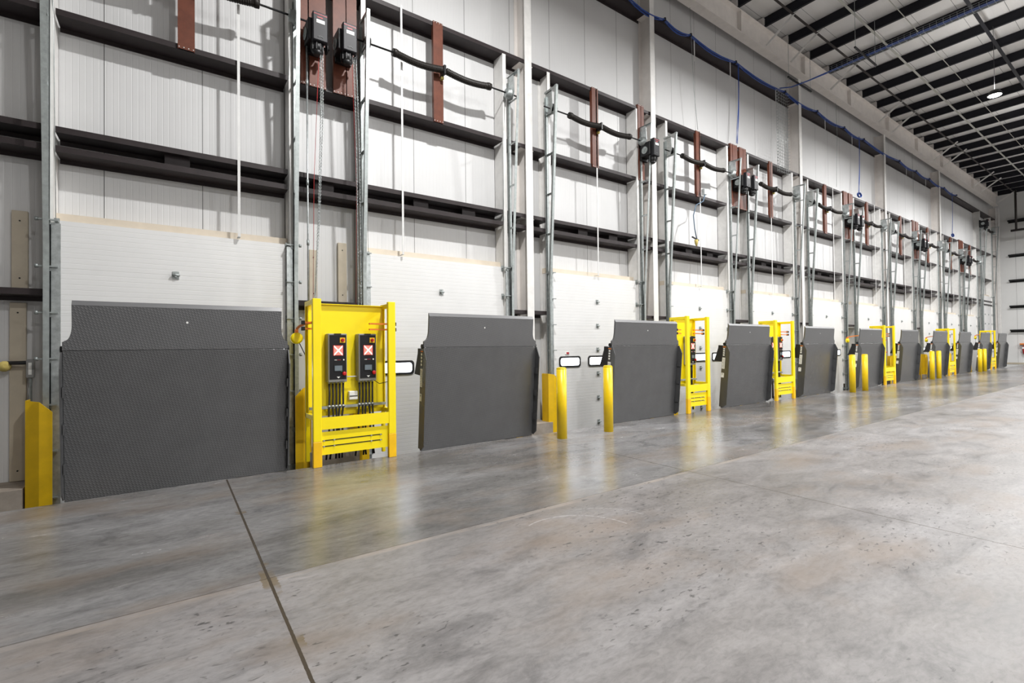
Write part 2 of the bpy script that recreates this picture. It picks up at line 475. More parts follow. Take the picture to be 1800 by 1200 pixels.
for s_, nm in zip(COLS, COLNAME):
    r = thing('steel_column', 'tall white steel wall column ' + nm, 'column', 'white steel columns')
    m = MB(); hw = .085
    m.box(s_-hw, s_+hw, WF-.055, WF-.04, -.004, 10.6); m.build('inner_flange', M['white_steel'], r)
    m = MB(); m.box(s_-.008, s_+.008, WF-.04, WP-.015, -.004, 10.6); m.build('web', M['grey_white_steel'], r)
    m = MB(); m.box(s_-hw, s_+hw, WP-.015, WP-.001, -.004, 10.6); m.build('outer_flange', M['grey_white_steel'], r)
    for z in (Z1A, Z2, Z3, Z4):      # girt seats
        for sg in (-1, 1):
            m = MB(); x0, x1 = sorted((s_+sg*.008, s_+sg*.17)); m.box(x0, x1, WF+.02, WP-.03, z-.085, z-.073)
            m.build('girt_clip', M['grey_white_steel'], r)

def girt(a, b, z, label, spacers=(), group='dark wall girts', h=.065):
    m = MB()
    m.box(a, b, WF, WF+.012, z-h, z)                       # upturned inner lip
    m.box(a, b, WF, WP-.002, z-h-.008, z-h)                # web
    m.box(a, b, WP-.014, WP-.002, z-h-.06, z-h-.008)       # outer flange turned down
    o = m.build('wall_girt', M['brown_steel']); tag(o, label, 'girt', group)
    for x in spacers:
        q = MB(); q.box(x-.14, x+.14, WF+.10, WF+.112, z-.23, z-.074); q.build('spacer_plate', M['brown_steel'], o)
    return o
LV = [('topmost', Z3), ('second-highest', Z2), ('upper of the paired', Z1A), ('lower of the paired', Z1B)]
for i in range(ND):
    a, b = DL[i]+.016, DR[i]-.016
    for nm, z in LV[1:]:
        sp_ = (C[i] + (-.35 if i else -.05), C[i]+.62) if nm.startswith('upper') and i else ((C[i]+.02,) if nm.startswith('upper') else ())
        girt(a, b, z, '%s dark brown wall girt over the %s dock door from the left' % (nm, ORD[i]), sp_)
    # gap at the left of this door
    ga = (COLS[0]+.09) if i == 0 else DR[i-1]+.08
    gb = DL[i]-.08
    pieces = [(ga, gb)]
    if i:
        cs = [c for c in COLS if ga < c < gb]
        if cs: pieces = [(ga, cs[0]-.02), (cs[0]+.02, gb)]
    where = 'at the left of the first dock door' if i == 0 else 'between ' + gapname(i-1)
    for nm, z in LV[1:] + [('knee-high-door level', Z0)]:
        for q, (pa, pb) in enumerate(pieces):
            sd = '' if len(pieces) == 1 else (', left of column' if q == 0 else ', right of column')
            nm2 = 'low' if nm.startswith('knee') else nm
            sp_ = ((pa+pb)/2-.05,) if nm.startswith('upper') and len(pieces) == 1 and i else ()
            girt(pa, pb, z, 'short %s wall girt %s%s' % (nm2, where, sd), sp_, 'short dark wall girts')
bays = [(-9, COLS[0])] + list(zip(COLS[:-1], COLS[1:]))
for q, (a, b) in enumerate(bays):
    nm = 'left of the column at the photo edge' if q == 0 else 'right of column %s' % COLNAME[q-1]
    girt(a+.02, b-.02, Z3, 'long dark girt above the springs, ' + nm, (), 'long dark girts')
    girt(a+.02, b-.02, Z4, 'highest dark girt under blue cables, ' + nm, (), 'long dark girts', .07)
    if q == 0:
        for nm2, z in LV[1:]: girt(a+.02, b-.02, z, '%s girt left of the column at the photo edge' % nm2, (), 'long dark girts')

# cream packing boards fixed to the wall between doors
def board(x0, x1, z0, z1, w, label):
    m = MB(); m.box(x0, x1, w-.05, w, z0, z1, .004); o = m.build('packing_board', M['cream']); tag(o, label, 'board', 'cream packing boards')
    q = MB()
    for z in (z0+.12, z1-.12): q.cyl(((x0+x1)/2, w-.056, z), ((x0+x1)/2, w-.05, z), .009, 8)
    q.build('screw_head', M['black_steel'], o)
board(-1.545, -1.405, 2.27, 3.19, WP, 'upper cream board on the wall left of the first dock door')
board(-1.56, -1.42, .0, 2.1, WP, 'long lower cream board on the wall left of the first dock door')
board(1.76, 1.88, Z0+.02, 3.08, WP, 'slim cream board left of the hanging chain, over the first yellow stand')
board(2.2, 2.34, Z0+.02, 3.24, WP, 'wider cream board right of the hanging chain, over the first yellow stand')
for g in range(1, ND-1):
    board(DR[g]+.2, DR[g]+.33, Z0+.02, 3.1, WP, 'cream board on the wall between ' + gapname(g))

# ------------------------------------------------------------------ lift tracks
def lift_track(e, sg, top, low, label, dx=0):
    r = thing('lift_track', label, 'door track', 'galvanised lift tracks', (e-sg*dx, WD, 0))
    x = sg*.12
    def bx(m, a, b, *q):
        a, b = sorted((sg*a, sg*b)); return m.box(a, b, *q)
    m = MB(); bx(m, .005, .095, -.085, -.078, -.60, low); bx(m, .088, .095, -.085, -.02, -.60, low); m.build('mounting_angle', M['galv'], r)
    m = MB(); bx(m, .10, .106, -.10, -.04, -.60, top-.12); bx(m, .10, .15, -.10, -.095, -.60, top-.12); bx(m, .10, .15, -.045, -.04, -.60, top-.12)
    m.build('rear_track', M['galv_dull'], r)
    fy0, fy1 = -.15, -.42
    m = MB()
    pz = Vector((x, fy0, low-.3)); qz = Vector((x, fy1, top))
    m.bar(pz, qz, .052, .007, (0, -1, 0)); m.bar(pz + Vector((sg*.024, .022, 0)), qz + Vector((sg*.024, .022, 0)), .007, .05, (0, -1, 0))
    m.bar((x, fy0, -.60), pz, .052, .007, (0, -1, 0)); m.bar((x+sg*.024, fy0+.022, -.60), pz + Vector((sg*.024, .022, 0)), .007, .05, (0, -1, 0))
    m.build('front_leg', M['galv_dull'], r)
    n = 5
    for k in range(n):
        t = (k+.35)/n
        z = low-.3 + (top-low+.3)*t; fy = fy0 + (fy1-fy0)*t
        m = MB(); m.bar((x, -.05, z), (x, fy+.01, z), .006, .035); m.bar((x+sg*.012, -.05, z+.016), (x+sg*.012, fy+.01, z+.016), .03, .005)
        m.build('rung', M['galv'], r)
    m = MB(); m.bar((x, -.03, top-.01), (x, fy1-.01, top-.01), .04, .006); m.bar((x+sg*.018, -.03, top-.03), (x+sg*.018, fy1-.01, top-.03), .005, .04)
    m.build('top_strut', M['galv'], r)
    m = MB(); m.prism([(-.05, top-.02), (-.25, top-.02), (-.27, top-.36), (-.22, top-.50), (-.12, top-.50), (-.05, top-.40)], x-.004, x+.004, 'x')
    m.build('bearing_plate', M['galv'], r)
    return r
for i in range(ND):
    top = 6.82 if i < 11 else 9.1
    lift_track(DL[i], -1, top, DZ[i]-.05, 'galvanised door track with leaning ladder brace at the left of the %s dock door' % ORD[i], .075 if i == 0 else .045 if i == 1 else 0)
    lift_track(DR[i], 1, top, DZ[i]-.05, 'galvanised door track with leaning ladder brace at the right of the %s dock door' % ORD[i], .05 if i == 0 else 0)

# ------------------------------------------------------------------ torsion springs and their posts
def spring_shaft(i):
    z = 6.42 if i < 11 else 8.7
    w = WD-.19
    r = thing('torsion_spring_shaft', 'black torsion spring shaft above the %s dock door from the left' % ORD[i], 'spring', 'torsion spring shafts', (C[i], w, z))
    a, b = DL[i]-C[i]-.28, DR[i]-C[i]+.28
    MB().cyl((a, 0, 0), (b, 0, 0), .0145, 10).build('shaft', M['black_steel'], r)
    xs = ((-.90, -.04), (.04, .93))
    for x0, x1 in xs:
        m = MB(); pts = []; n = 60
        for k in range(n+1):
            t = k/n; sag = -.045*math.sin(PI*t)
            pts.append((x0+(x1-x0)*t, 0, sag))
        m.tube(pts, [.060 if k % 2 else .053 for k in range(n+1)], 12, True, False)
        m.build('spring', M['spring_steel'], r)
        xe = x0 if x0 < -.5 else x1
        d = 1 if x0 < -.5 else -1
        m = MB(); m.tube([(xe-d*.05, 0, 0), (xe, 0, 0), (xe+d*.04, 0, 0)], [.062, .068, .058], 12); m.build('winding_cone', M['spring_steel'], r)
    m = MB(); m.box(-.022, .022, -.05, .10, -.08, .08, .006); m.build('centre_bracket', M['black_steel'], r)
    m = MB(); m.box(-.022, .022, .05, .11, -.13, -.085); m.build('anchor_pad', M['foam'], r)
    for x, d in ((DL[i]-C[i]-.07, 1), (DR[i]-C[i]+.07, -1)):
        m = MB(); m.tube([(x, 0, 0), (x, 0, 0), (x+d*.02, 0, 0), (x+d*.03, 0, 0), (x+d*.085, 0, 0), (x+d*.085, 0, 0)], [.02, .105, .105, .085, .085, .02], 24, True, True)
        m.build('cable_drum', M['galv_dull' if d < 0 else 'black_steel'], r)
        m = MB(); m.tube([(x+d*.05, .08, 0), (x+d*.07, .15, -1.0), (x+d*.09, .15, -z+DZ[i])], .004, 5); m.build('lift_cable', M['galv'], r)
for i in range(ND): spring_shaft(i)

def post(name, x0, x1, z0, z1, label, group, lip=.05, split=None):
    m = MB()
    segs = [(x0, x1)] if split is None else [(x0, split[0]), (split[1], x1)]
    r = thing(name, label, 'post', group)
    for a, b in segs:
        m = MB(); m.box(a, b, WF-.03, WF-.022, z0, z1); m.box(a, a+.008, WF-.022, WF+.04, z0, z1); m.box(b-.008, b, WF-.022, WF+.04, z0, z1)
        m.build('channel', M['red_primer'], r)
        q = MB()
        n = max(3, int((b-a)/.045))
        for z in (z0+.02, z1-.02):
            for k in range(n):
                x = a+.015+(b-a-.03)*k/(n-1); q.cyl((x, WF-.036, z), (x, WF-.03, z), .007, 6)
        q.build('bolts', M['strap_white'], r)
    return r
for i in range(11):
    sx = C[i] + (.12 if i == 0 else -.05)
    post('spring_post', sx-.095, sx+.095, Z2-.07, Z3, 'rust-red steel post carrying the spring of the %s dock door from the left' % ORD[i], 'rust-red spring posts')
for g in (0, 2, 3, 5, 7, 9):
    cx = GAP[g]
    if g == 2:
        post('motor_post', cx-.55, cx-.33, Z2-.07, Z3+.05, 'rust-red motor post left of the column between ' + gapname(g), 'rust-red motor posts', split=(cx-.45, cx-.43))
    else:
        post('motor_post', cx-.42, cx-.05, Z2-.07, Z3+.05, 'rust-red motor post, left one of the pair between ' + gapname(g), 'rust-red motor posts', split=(cx-.315, cx-.295))
        post('motor_post', cx+.06, cx+.43, Z2-.07, Z3+.05, 'rust-red motor post, right one of the pair between ' + gapname(g), 'rust-red motor posts', split=(cx+.255, cx+.27))

# ------------------------------------------------------------------ door operators
def make_operator():
    r = thing('door_operator', 'x', 'door opener', 'black door openers')
    m = MB(); m.box(-.105, .105, -.42, -.32, -.20, .22, .012); m.build('control_housing', M['grey_box'], r)
    m = MB(); m.box(-.055, .06, -.4235, -.4205, .055, .105); m.build('white_sticker', M['white_paper'], r)
    m = MB()
    rr = random.Random(3); x = -.09
    while x < .085:                       # worn red lettering, illegible in the photo
        wd = rr.choice((.006, .008, .01)); m.box(x, x+wd, -.4235, -.4205, .175-(x+.09)*.02, .19-(x+.09)*.02); x += wd+.004
    x = -.045
    while x < .03:
        wd = rr.choice((.008, .011)); m.box(x, x+wd, -.4235, -.4205, .128, .148); x += wd+.004
    m.build('red_lettering', M['label_red'], r)
    m = MB(); m.tube([(-.035+.07*k/6, -.424, -.15+.014*math.sin(PI*k/6)) for k in range(7)], .003, 5); m.build('embossed_arc', M['galv_dull'], r)
    m = MB(); m.box(-.15, .09, -.33, -.06, -.16, .16, .01); m.build('gearbox', M['black_steel'], r)
    m = MB(); m.cyl((-.02, -.30, -.32), (-.02, -.30, -.18), .085, 18); m.tube([(-.02, -.30, -.32), (-.02, -.30, -.36)], [.085, .04], 18)
    for k in range(10):
        a = 2*PI*k/10; m.box(-.02+.088*math.cos(a)-.004, -.02+.088*math.cos(a)+.004, -.30+.088*math.sin(a)-.004, -.30+.088*math.sin(a)+.004, -.31, -.19)
    m.build('motor', M['black_steel'], r)
    m = MB(); m.tube([(-.17, -.19, -.03), (-.165, -.19, -.03), (-.15, -.19, -.03)], [.085, .085, .07], 20)
    for k in range(5):
        a = 2*PI*k/5; m.bar((-.172, -.19, -.03), (-.172, -.19+.075*math.cos(a), -.03+.075*math.sin(a)), .008, .012, (1, 0, 0))
    m.build('sprocket', M['galv_dull'], r)
    m = MB(); m.tube([(.02+.0, -.25, -.2), (.12, -.25, -.2), (.12, -.25, -.2)], [.012, .012, .05], 14); m.tube([(.115, -.25, -.2), (.135, -.25, -.2)], .075, 18); m.build('chain_wheel', M['black_steel'], r)
    m = MB(); m.box(-.12, .12, -.07, -.0, -.22, .22); m.build('mounting_plate', M['black_steel'], r)
    return r
op = make_operator(); first = True
ops = []
for g in (0, 2, 3, 5, 7, 9):
    cx = GAP[g]
    if g == 2: ops.append((cx-.39, 6.21, 'black door opener left of the column between ' + gapname(g)))
    else:
        ops.append((cx-.23, 6.21, 'black door opener with grey cover, left one between ' + gapname(g)))
        ops.append((cx+.20, 6.21, 'black door opener with grey cover, right one between ' + gapname(g)))
ops.append((DL[11]-.30, 8.9, 'black door opener of the tall farthest door, high in the corner'))
for k, (x, z, lb) in enumerate(ops):
    o = op if k == 0 else copy_tree(op)
    o.location = (x, WF-.03, z); o['label'] = lb

# ------------------------------------------------------------------ chains, cords, conduit in the first gap
def chain(pts, label):
    m = MB(); n = len(pts)
    L = .032
    seq = []
    acc = 0
    for k in range(n-1):
        p, q = Vector(pts[k]), Vector(pts[k+1]); d = (q-p); ln = d.length; d.normalize()
        t = 0
        while t < ln: seq.append((p+d*t, d)); t += L*.78
    for k, (p, d) in enumerate(seq):
        s_ = d.cross(Vector((0, 1, 0))).normalized() if k % 2 else Vector((0, 1, 0))
        w = .009; h = L/2
        loop = [p+d*h*.5+s_*w, p+d*h+s_*w*.4, p+d*h-s_*w*.4, p+d*h*.5-s_*w, p-d*h*.5-s_*w, p-d*h-s_*w*.4, p-d*h+s_*w*.4, p-d*h*.5+s_*w]
        loop.append(loop[0])
        m.tube(loop, .0032, 4, False, True)
    o = m.build('hand_chain', M['galv'], None, False); tag(o, label, 'chain', 'hanging door chains'); return o
g0 = GAP[0]
cw = 7.42
chain([(1.835, cw, 6.0), (1.835, cw, 5.0), (1.78, cw+.02, 3.4), (1.72, cw+.03, 2.3), (1.715, cw+.03, 2.28), (1.76, cw+.0, 3.4), (1.80, cw-.03, 5.0), (1.80, cw-.03, 6.0)], 'steel hand chain of the left opener above the first yellow stand')
chain([(2.30, cw, 6.0), (2.33, cw, 4.6), (2.345, cw, 2.15), (2.36, cw-.02, 2.13), (2.375, cw-.03, 2.15), (2.365, cw-.03, 4.6), (2.325, cw-.02, 6.0)], 'steel hand chain of the right opener above the first yellow stand')
for x, xb, lb in ((1.80, 1.70, 'left'), (2.29, 2.33, 'right')):
    m = MB(); m.tube([(x, cw+.06, 5.95), (xb+.02, cw+.07, 4.0), (xb, cw+.08, 2.2)], .0035, 5)
    tag(m.build('release_cord', M['red_cord']), 'thin red release cord, %s one behind the first yellow stand' % lb, 'cord', 'red release cords')
m = MB(); m.tube([(1.655, 7.6, 6.2), (1.655, 7.6, .6)], .0125, 10)
c_ = m.build('conduit_pipe', M['galv']); tag(c_, 'thin vertical steel conduit left of the chains behind the first yellow stand', 'conduit')
for z in (4.0, 3.1, 5.5):
    MB().cyl((1.655, 7.6, z-.04), (1.655, 7.6, z+.04), .019, 10).build('coupling', M['galv_dull'], c_)

# white sag straps
for k, x in enumerate((.77, 3.20, 7.83, 11.75, 15.56, 20.12, 24.15, 27.7, 31.5, 35.4, 39.2)):
    d = max(0, min(10, int((x+1.95)/P)))
    m = MB(); m.box(x-.017, x+.017, WF-.03, WF-.024, 3.1, 7.36); m.box(x-.017, x+.017, WF-.024, WF+.1, 3.1, 3.106)
    tag(m.build('sag_strap', M['strap_white']), 'narrow white vertical strap hanging down to the %s dock door from the left' % ORD[d], 'strap', 'white sag straps')

# ------------------------------------------------------------------ dock levelers
def make_leveler():
    r = thing('dock_leveler', 'x', 'dock leveler', 'dark grey upright dock levelers')
    hw = 1.06; H = 1.525
    m = MB(); m.box(-hw, hw, 0, .05, .0, H-.002, .004); m.build('deck_plate', M['tread'], r)
    # lip with scooped corners
    n = 8; rr = .13
    a = 1.06; b = .985
    left = [(-a, H+.004), (-a, H+.085), (-a+.02, H+.10)]
    for k in range(n+1):
        t = PI/2*k/n
        left.append((-b - (.055)*(1-math.sin(t)), H+.10+.155*(1-math.cos(t))))
    left += [(-b, H+.455)]
    poly = left + [(-x, z) for x, z in reversed(left)]
    m = MB(); m.prism(poly, .002, .04, 'y'); lo = m.build('lip', M['lip'], r)
    m = MB(); m.prism([(.0, H+.455), (.042, H+.455), (.042, H+.50), (.034, H+.50)], -b, b, 'x'); m.build('lip_bevel', M['smooth_plate'], lo)
    m = MB(); m.cyl((.0, .001, H+.30), (.0, .006, H+.30), .012, 10); m.build('lifting_hole', M['white_paper'], lo)
    m = MB(); m.cyl((-hw, .062, H-.004), (hw, .062, H-.004), .020, 12); m.build('hinge_tube', M['black_steel'], r)
    for sg in (-1, 1):
        x0, x1 = sorted((sg*hw, sg*(hw+.012)))
        m = MB(); m.prism([(-.105, .10), (-.03, .03), (.08, .03), (.08, H-.04), (-.02, H-.01), (-.105, H-.17)], x0, x1, 'x')
        s_ = m.build('side_skirt', M['skirt'], r)
        for z in (.35, .75, 1.12):
            q = MB(); q.box(sg*(hw-.012)-.006, sg*(hw-.012)+.006, -.085, -.01, z-.05, z+.05); q.build('skirt_tab', M['skirt'], s_)
        # rubber bumper arm behind the plate
        x2, x3 = sorted((sg*(hw-.06), sg*(hw+.005)))
        m = MB(); m.prism([(.07, H-.03), (.20, H-.03), (.20, H-.10), (.27, H-.34), (.30, H-.42), (.10, H-.42), (.07, H-.3)], x2, x3, 'x'); m.build('lip_keeper', M['black_rubber'], r)
        m = MB(); m.cyl((sg*(hw-.03), .04, H+.01), (sg*(hw+.02), .04, H+.01), .035, 12); m.build('hinge_knuckle', M['black_steel'], r)
    xl = -hw-.012
    m = MB(); m.box(xl-.003, xl, .0, .075, H-.30, H-.05); d = m.build('warning_decal', M['label_ink'], r)
    q = MB(); q.box(xl-.005, xl-.003, .0, .072, H-.07, H-.052); q.build('orange_header', M['orange'], d)
    q = MB()
    for z in (H-.27, H-.22, H-.17, H-.12): q.box(xl-.005, xl-.003, .02, .06, z, z+.032)
    q.build('white_print', M['white_paper'], d)
    m = MB(); m.box(xl-.003, xl, .0, .072, H-.58, H-.315); d = m.build('instruction_label', M['white_paper'], r)
    q = MB()
    for k in range(9): q.box(xl-.005, xl-.003, .012, .045+.012*(k % 3), H-.56+k*.026, H-.552+k*.026)
    q.build('fine_print', M['box_grey'], d)
    m = MB(); m.box(xl-.003, xl, .005, .075, H-.79, H-.68); d = m.build('rating_label', M['white_paper'], r)
    q = MB(); q.prism([(.03, H-.70), (.055, H-.70), (.045, H-.725)], xl-.005, xl-.003, 'x'); q.build('black_mark', M['label_ink'], d)
    return r
lev = make_leveler()
for i in range(11):
    o = lev if i == 0 else copy_tree(lev)
    o.location = (.105 + 3.89*i + (.03 if i == 0 else 0), 6.565, .0)
    o.rotation_euler = (.088, 0, 0)
    if i == 0: o.scale = (.965, 1, 1)
    o['label'] = 'dark grey tread-plate dock leveler standing upright before the %s dock door from the left' % ORD[i]

# ------------------------------------------------------------------ yellow track guards
def guard(e, sg, label, sh=0):
    m = MB(); e = e + sh
    # bent plate: sloping top falling toward the door
    w0 = 7.54
    xo = e + sg*.30; xm = e + sg*.18; xi = e + sg*.07
    th = .008
    def plate(p0, p1, z00, z01):
        (xa, ya), (xb, yb) = p0, p1
        vs = []
        for (x, y) in ((xa, ya), (xb, yb), (xb, yb+th), (xa, ya+th)): vs.append((x, y, -.62))
        vs += [(xa, ya, z00), (xb, yb, z01), (xb, yb+th, z01), (xa, ya+th, z00)]
        m.add(vs, [(0, 1, 2, 3), (4, 5, 6, 7), (0, 1, 5, 4), (1, 2, 6, 5), (2, 3, 7, 6), (3, 0, 4, 7)])
    plate((xo, w0+.0), (xm, w0-.05), .97, .95); plate((xm, w0-.05), (xi, w0-.05), .95, .83)
    x0, x1 = sorted((xo, xo-sg*th)); m.box(x0, x1, w0, 7.74, -.62, .97)
    o = m.build('track_guard', M['yellow_dull']); tag(o, label, 'track guard', 'yellow track guards')
for i in range(11):
    guard(DL[i], -1, 'yellow bent-plate track guard at the left foot of the %s dock door' % ORD[i], .10 if i == 0 else 0)
    guard(DR[i], 1, 'yellow bent-plate track guard at the right foot of the %s dock door' % ORD[i], -.05 if i == 0 else 0)

# ------------------------------------------------------------------ yellow control stands
def stand(cx, wd, label, paint_base=True):
    r = thing('control_stand', label, 'control stand', 'yellow control stands', (cx, 6.47, 0))
    h = wd/2; pw = .105; pd = .06; H = 2.16
    for sg in (-1, 1):
        x0, x1 = sorted((sg*h, sg*(h-pw)))
        m = MB(); m.box(x0, x1, 0, pd, .325, H, .006); p_ = m.build('front_post', M['yellow'], r)
        m = MB(); m.box(x0-.001, x1+.001, -.001, pd+.001, .0, .326, .004); m.build('post_base', M['amber'], p_)
        m = MB(); a0, a1 = sorted((sg*h, sg*(h-.05))); m.box(a0, a1, pd, .46, H-.075, H-.012, .004); m.build('top_arm', M['yellow'], r)
        m = MB(); m.box(a0, a1, pd, .46, .60, .66, .004); m.build('lower_arm', M['yellow'], r)
        m = MB(); m.box(a0, a1, .42, .46, .0, H-.075, .004); m.build('rear_post', M['yellow'], r)
    # back panel with turned edge
    pz0, pz1 = .60, H-.03
    m = MB(); m.box(-h+.02, h-.02, .40, .408, pz0, pz1); m.box(-h+.02, -h+.03, .36, .40, pz0, pz1); m.box(h-.03, h-.02, .36, .40, pz0, pz1); m.box(-h+.02, h-.02, .36, .40, pz1-.01, pz1)
    m.build('back_panel', M['yellow'], r)
    m = MB(); m.box(-h+pw, h-pw, .005, .015, .475, .63); m.build('upper_kick_plate', M['yellow'], r)
    m = MB(); m.box(-h+pw-.01, h-pw+.01, .035, .045, .145, .44); m.build('lower_kick_plate', M['yellow'], r)
    for z in (.33, .255):
        m = MB(); m.box(-h+pw+.015, h-pw-.09, .031, .036, z-.006, z+.006); s_ = m.build('slot', M['black_steel'], r)
        q = MB()
        for x in (-h+pw+.03, -h+pw+.16, h-pw-.24, h-pw-.11): q.cyl((x, .020, z), (x, .035, z), .011, 8)
        q.build('bolts', M['galv'], s_)
    m = MB(); m.box(-h+.03, h-.03, .33, .37, .70, .735); m.build('conduit_rail', M['galv_dull'], r)
    # orange photo-eye bars clamped at both sides
    for sg in (-1, 1):
        for z in (1.86, 1.78):
            m = MB(); m.bar((sg*(h-(.30 if sg > 0 else .08)), .22, z), (sg*(h+.05), .22, z), .04, .022); b_ = m.build('clamp_bar', M['orange'], r)
            m = MB(); a0, a1 = sorted((sg*(h+.05), sg*(h+.09))); m.box(a0, a1, .19, .25, z-.025, z+.025, .004); m.build('rubber_end', M['black_rubber'], b_)
    return r
def control_box(x, z, label):
    r = thing('control_box', label, 'control box', 'black dock control boxes', (x, 6.47+.40, z))
    w = .125; d = -.15
    m = MB(); m.box(-w, w, d, 0, -.33, .33, .008); m.build('enclosure', M['box_grey'], r)
    m = MB(); m.box(-w+.018, w-.012, d-.006, d+.002, -.29, .31); f_ = m.build('front_panel', M['black_plastic'], r)
    y = d-.006
    m = MB(); m.box(-.045, .045, d-.012, d, .318, .331); m.build('hinge_clip', M['black_plastic'], r)
    m = MB(); m.box(.028, .098, y-.008, y, .205, .275); k_ = m.build('isolator_plate', M['amber'], r)
    m = MB(); m.tube([(.063, y-.008, .24), (.063, y-.035, .24)], [.024, .020], 14); m.box(.056, .07, y-.042, y-.03, .22, .26); m.build('rotary_knob', M['red'], k_)
    m = MB(); m.box(-.062, .072, y-.004, y, .03, .17); l_ = m.build('signal_lamp', M['sig_rim'], r)
    m = MB(); m.box(-.055, .065, y-.009, y-.003, .037, .163); m.build('red_lens', M['sig_red'], l_)
    m = MB()
    for a, b in (((-.05, .042), (.06, .158)), ((-.05, .158), (.06, .042))): m.bar((a[0], y-.011, a[1]), (b[0], y-.011, b[1]), .006, .018, (0, 0, 1)) if False else m.add([(a[0]-.0, y-.012, a[1]+.012), (a[0], y-.012, a[1]-.012), (b[0], y-.012, b[1]-.012), (b[0], y-.012, b[1]+.012), (a[0]-.0, y-.009, a[1]+.012), (a[0], y-.009, a[1]-.012), (b[0], y-.009, b[1]-.012), (b[0], y-.009, b[1]+.012)], [(0, 1, 2, 3), (4, 7, 6, 5), (0, 4, 5, 1), (1, 5, 6, 2), (2, 6, 7, 3), (3, 7, 4, 0)])
    m.build('white_cross', M['sig_white'], l_)
    m = MB(); m.box(-.045, -.012, y-.003, y, -.032, -.025); m.build('white_marking', M['white_paper'], r)
    m = MB(); m.box(-.008, .04, y-.003, y, -.03, -.023); m.build('red_marking', M['label_red'], r)
    m = MB(); m.cyl((.078, y-.004, -.027), (.078, y, -.027), .010, 10); m.build('indicator', M['white_paper'], r)
    m = MB(); m.box(-.055, .068, y-.005, y, -.19, -.09); q_ = m.build('screen_bezel', M['black_plastic'], r)
    m = MB(); m.box(-.043, .056, y-.008, y-.004, -.175, -.105); m.build('screen', M['screen'], q_)
    m = MB(); m.box(.04, .055, y-.009, y-.004, -.188, -.180); m.build('green_mark', M['green'], q_)
    m = MB(); m.tube([(.08, y, -.215), (.08, y-.02, -.215), (.08, y-.035, -.215), (.08, y-.042, -.215)], [.018, .027, .027, .015], 16); m.build('stop_button', M['red'], r)
    m = MB(); m.prism([(-.015, -.255), (.03, -.255), (.0075, -.278)], y-.003, y, 'y'); m.build('white_arrow', M['white_paper'], r)
    for k in range(5):
        xx = -.095+.047*k
        m = MB(); m.cyl((xx, d*.5, -.35), (xx, d*.5, -.328), .016, 10); g_ = m.build('cable_gland', M['galv'], r)
        bx = xx + random.uniform(-.02, .02)
        m = MB(); m.tube([(xx, d*.5, -.34), (xx*.97, d*.5, -.5), (xx, d*.45, -.66), (bx, d*.5, -.80), (bx, d*.6, -1.0), (bx+random.uniform(-.06, .06), d*.6, -z+.02)], .0135, 8); m.build('conduit', M['conduit_black'], r)
        m = MB(); m.cyl((xx, d*.45-.012, -.675), (xx, d*.45+.012, -.645), .021, 8); m.build('conduit_clamp', M['galv'], r)
    return r
cons = [(0, 2.01, 1.10, 2), (2, 9.71, .86, 1), (3, 13.69, 1.06, 2), (5, 21.5, 1.06, 2), (7, 29.3, 1.06, 2), (9, 37.1, 1.06, 2)]
for g, cx, wd, nb in cons:
    stand(cx, wd, 'bright yellow steel control stand between ' + gapname(g))
    if nb == 2:
        control_box(cx-.175, 1.39, 'grey-edged black control box with lit red cross, left one between ' + gapname(g))
        control_box(cx+.235, 1.39, 'grey-edged black control box with lit red cross, right one between ' + gapname(g))
    else:
        control_box(cx+.12, 1.39, 'single black control box with lit red cross between ' + gapname(g))
# small extras on the first stand
m = MB(); m.box(2.01, 2.13, 6.80, 6.87, .80, .92, .008); j_ = m.build('junction_box', M['white_paper']); tag(j_, 'small white junction box low on the first yellow control stand', 'junction box')
MB().box(2.015, 2.125, 6.797, 6.80, .845, .86).build('dark_band', M['label_ink'], j_)
m = MB(); m.cyl((1.965, 6.795, 1.125), (2.12, 6.795, 1.125), .008, 8); tag(m.build('link_conduit', M['strap_white']), 'short white conduit joining the two control boxes of the first stand', 'conduit')
m = MB(); m.tube([(2.36, 6.80, 1.06), (2.42, 6.74, 1.01), (2.5, 6.62, 1.04), (2.54, 6.56, 1.08)], .005, 6); tag(m.build('loose_cable', M['conduit_black']), 'loose black cable looping to the right post of the first stand', 'cable')

# safety barrier reels with orange strap
def reel(x, w, z, x2, w2, label):
    r = thing('barrier_reel', label, 'barrier reel', 'yellow barrier reels', (x, w, z))
    m = MB(); m.tube([(0, .04, 0), (0, .03, 0), (0, -.04, 0), (0, -.05, 0)], [.05, .075, .075, .05], 20); m.build('drum', M['yellow'], r)
    m = MB(); m.box(-.02, .02, -.03, .03, .06, .12, .004); m.build('hanger', M['orange'], r)
    pts = [(0, 0, .12), ((x2-x)*.2, (w2-w)*.2, .16), ((x2-x)*.55, (w2-w)*.55, .19), (x2-x, w2-w, .20)]
    m = MB()
    for a, b in zip(pts[:-1], pts[1:]): m.bar(a, b, .012, .03)
    m.build('strap', M['orange'], r)
    m = MB(); m.tube([(.03, 0, -.05), (.12, .0, -.25), (.2, .02, -.55)], .006, 6); m.build('cable', M['conduit_black'], r)
reel(1.36, 6.95, 1.66, 1.50, 6.66, 'yellow barrier reel with orange strap left of the first yellow control stand')
reel(19.75, 7.2, 1.62, 20.95, 6.65, 'yellow barrier reel with orange strap left of the sixth dock leveler')
reel(26.9, 6.8, 1.62, 28.75, 6.65, 'yellow barrier reel with orange strap between the seventh and eighth dock levelers')
reel(35.0, 6.8, 1.75, 36.55, 6.65, 'yellow barrier reel with orange strap between the ninth and tenth dock levelers')

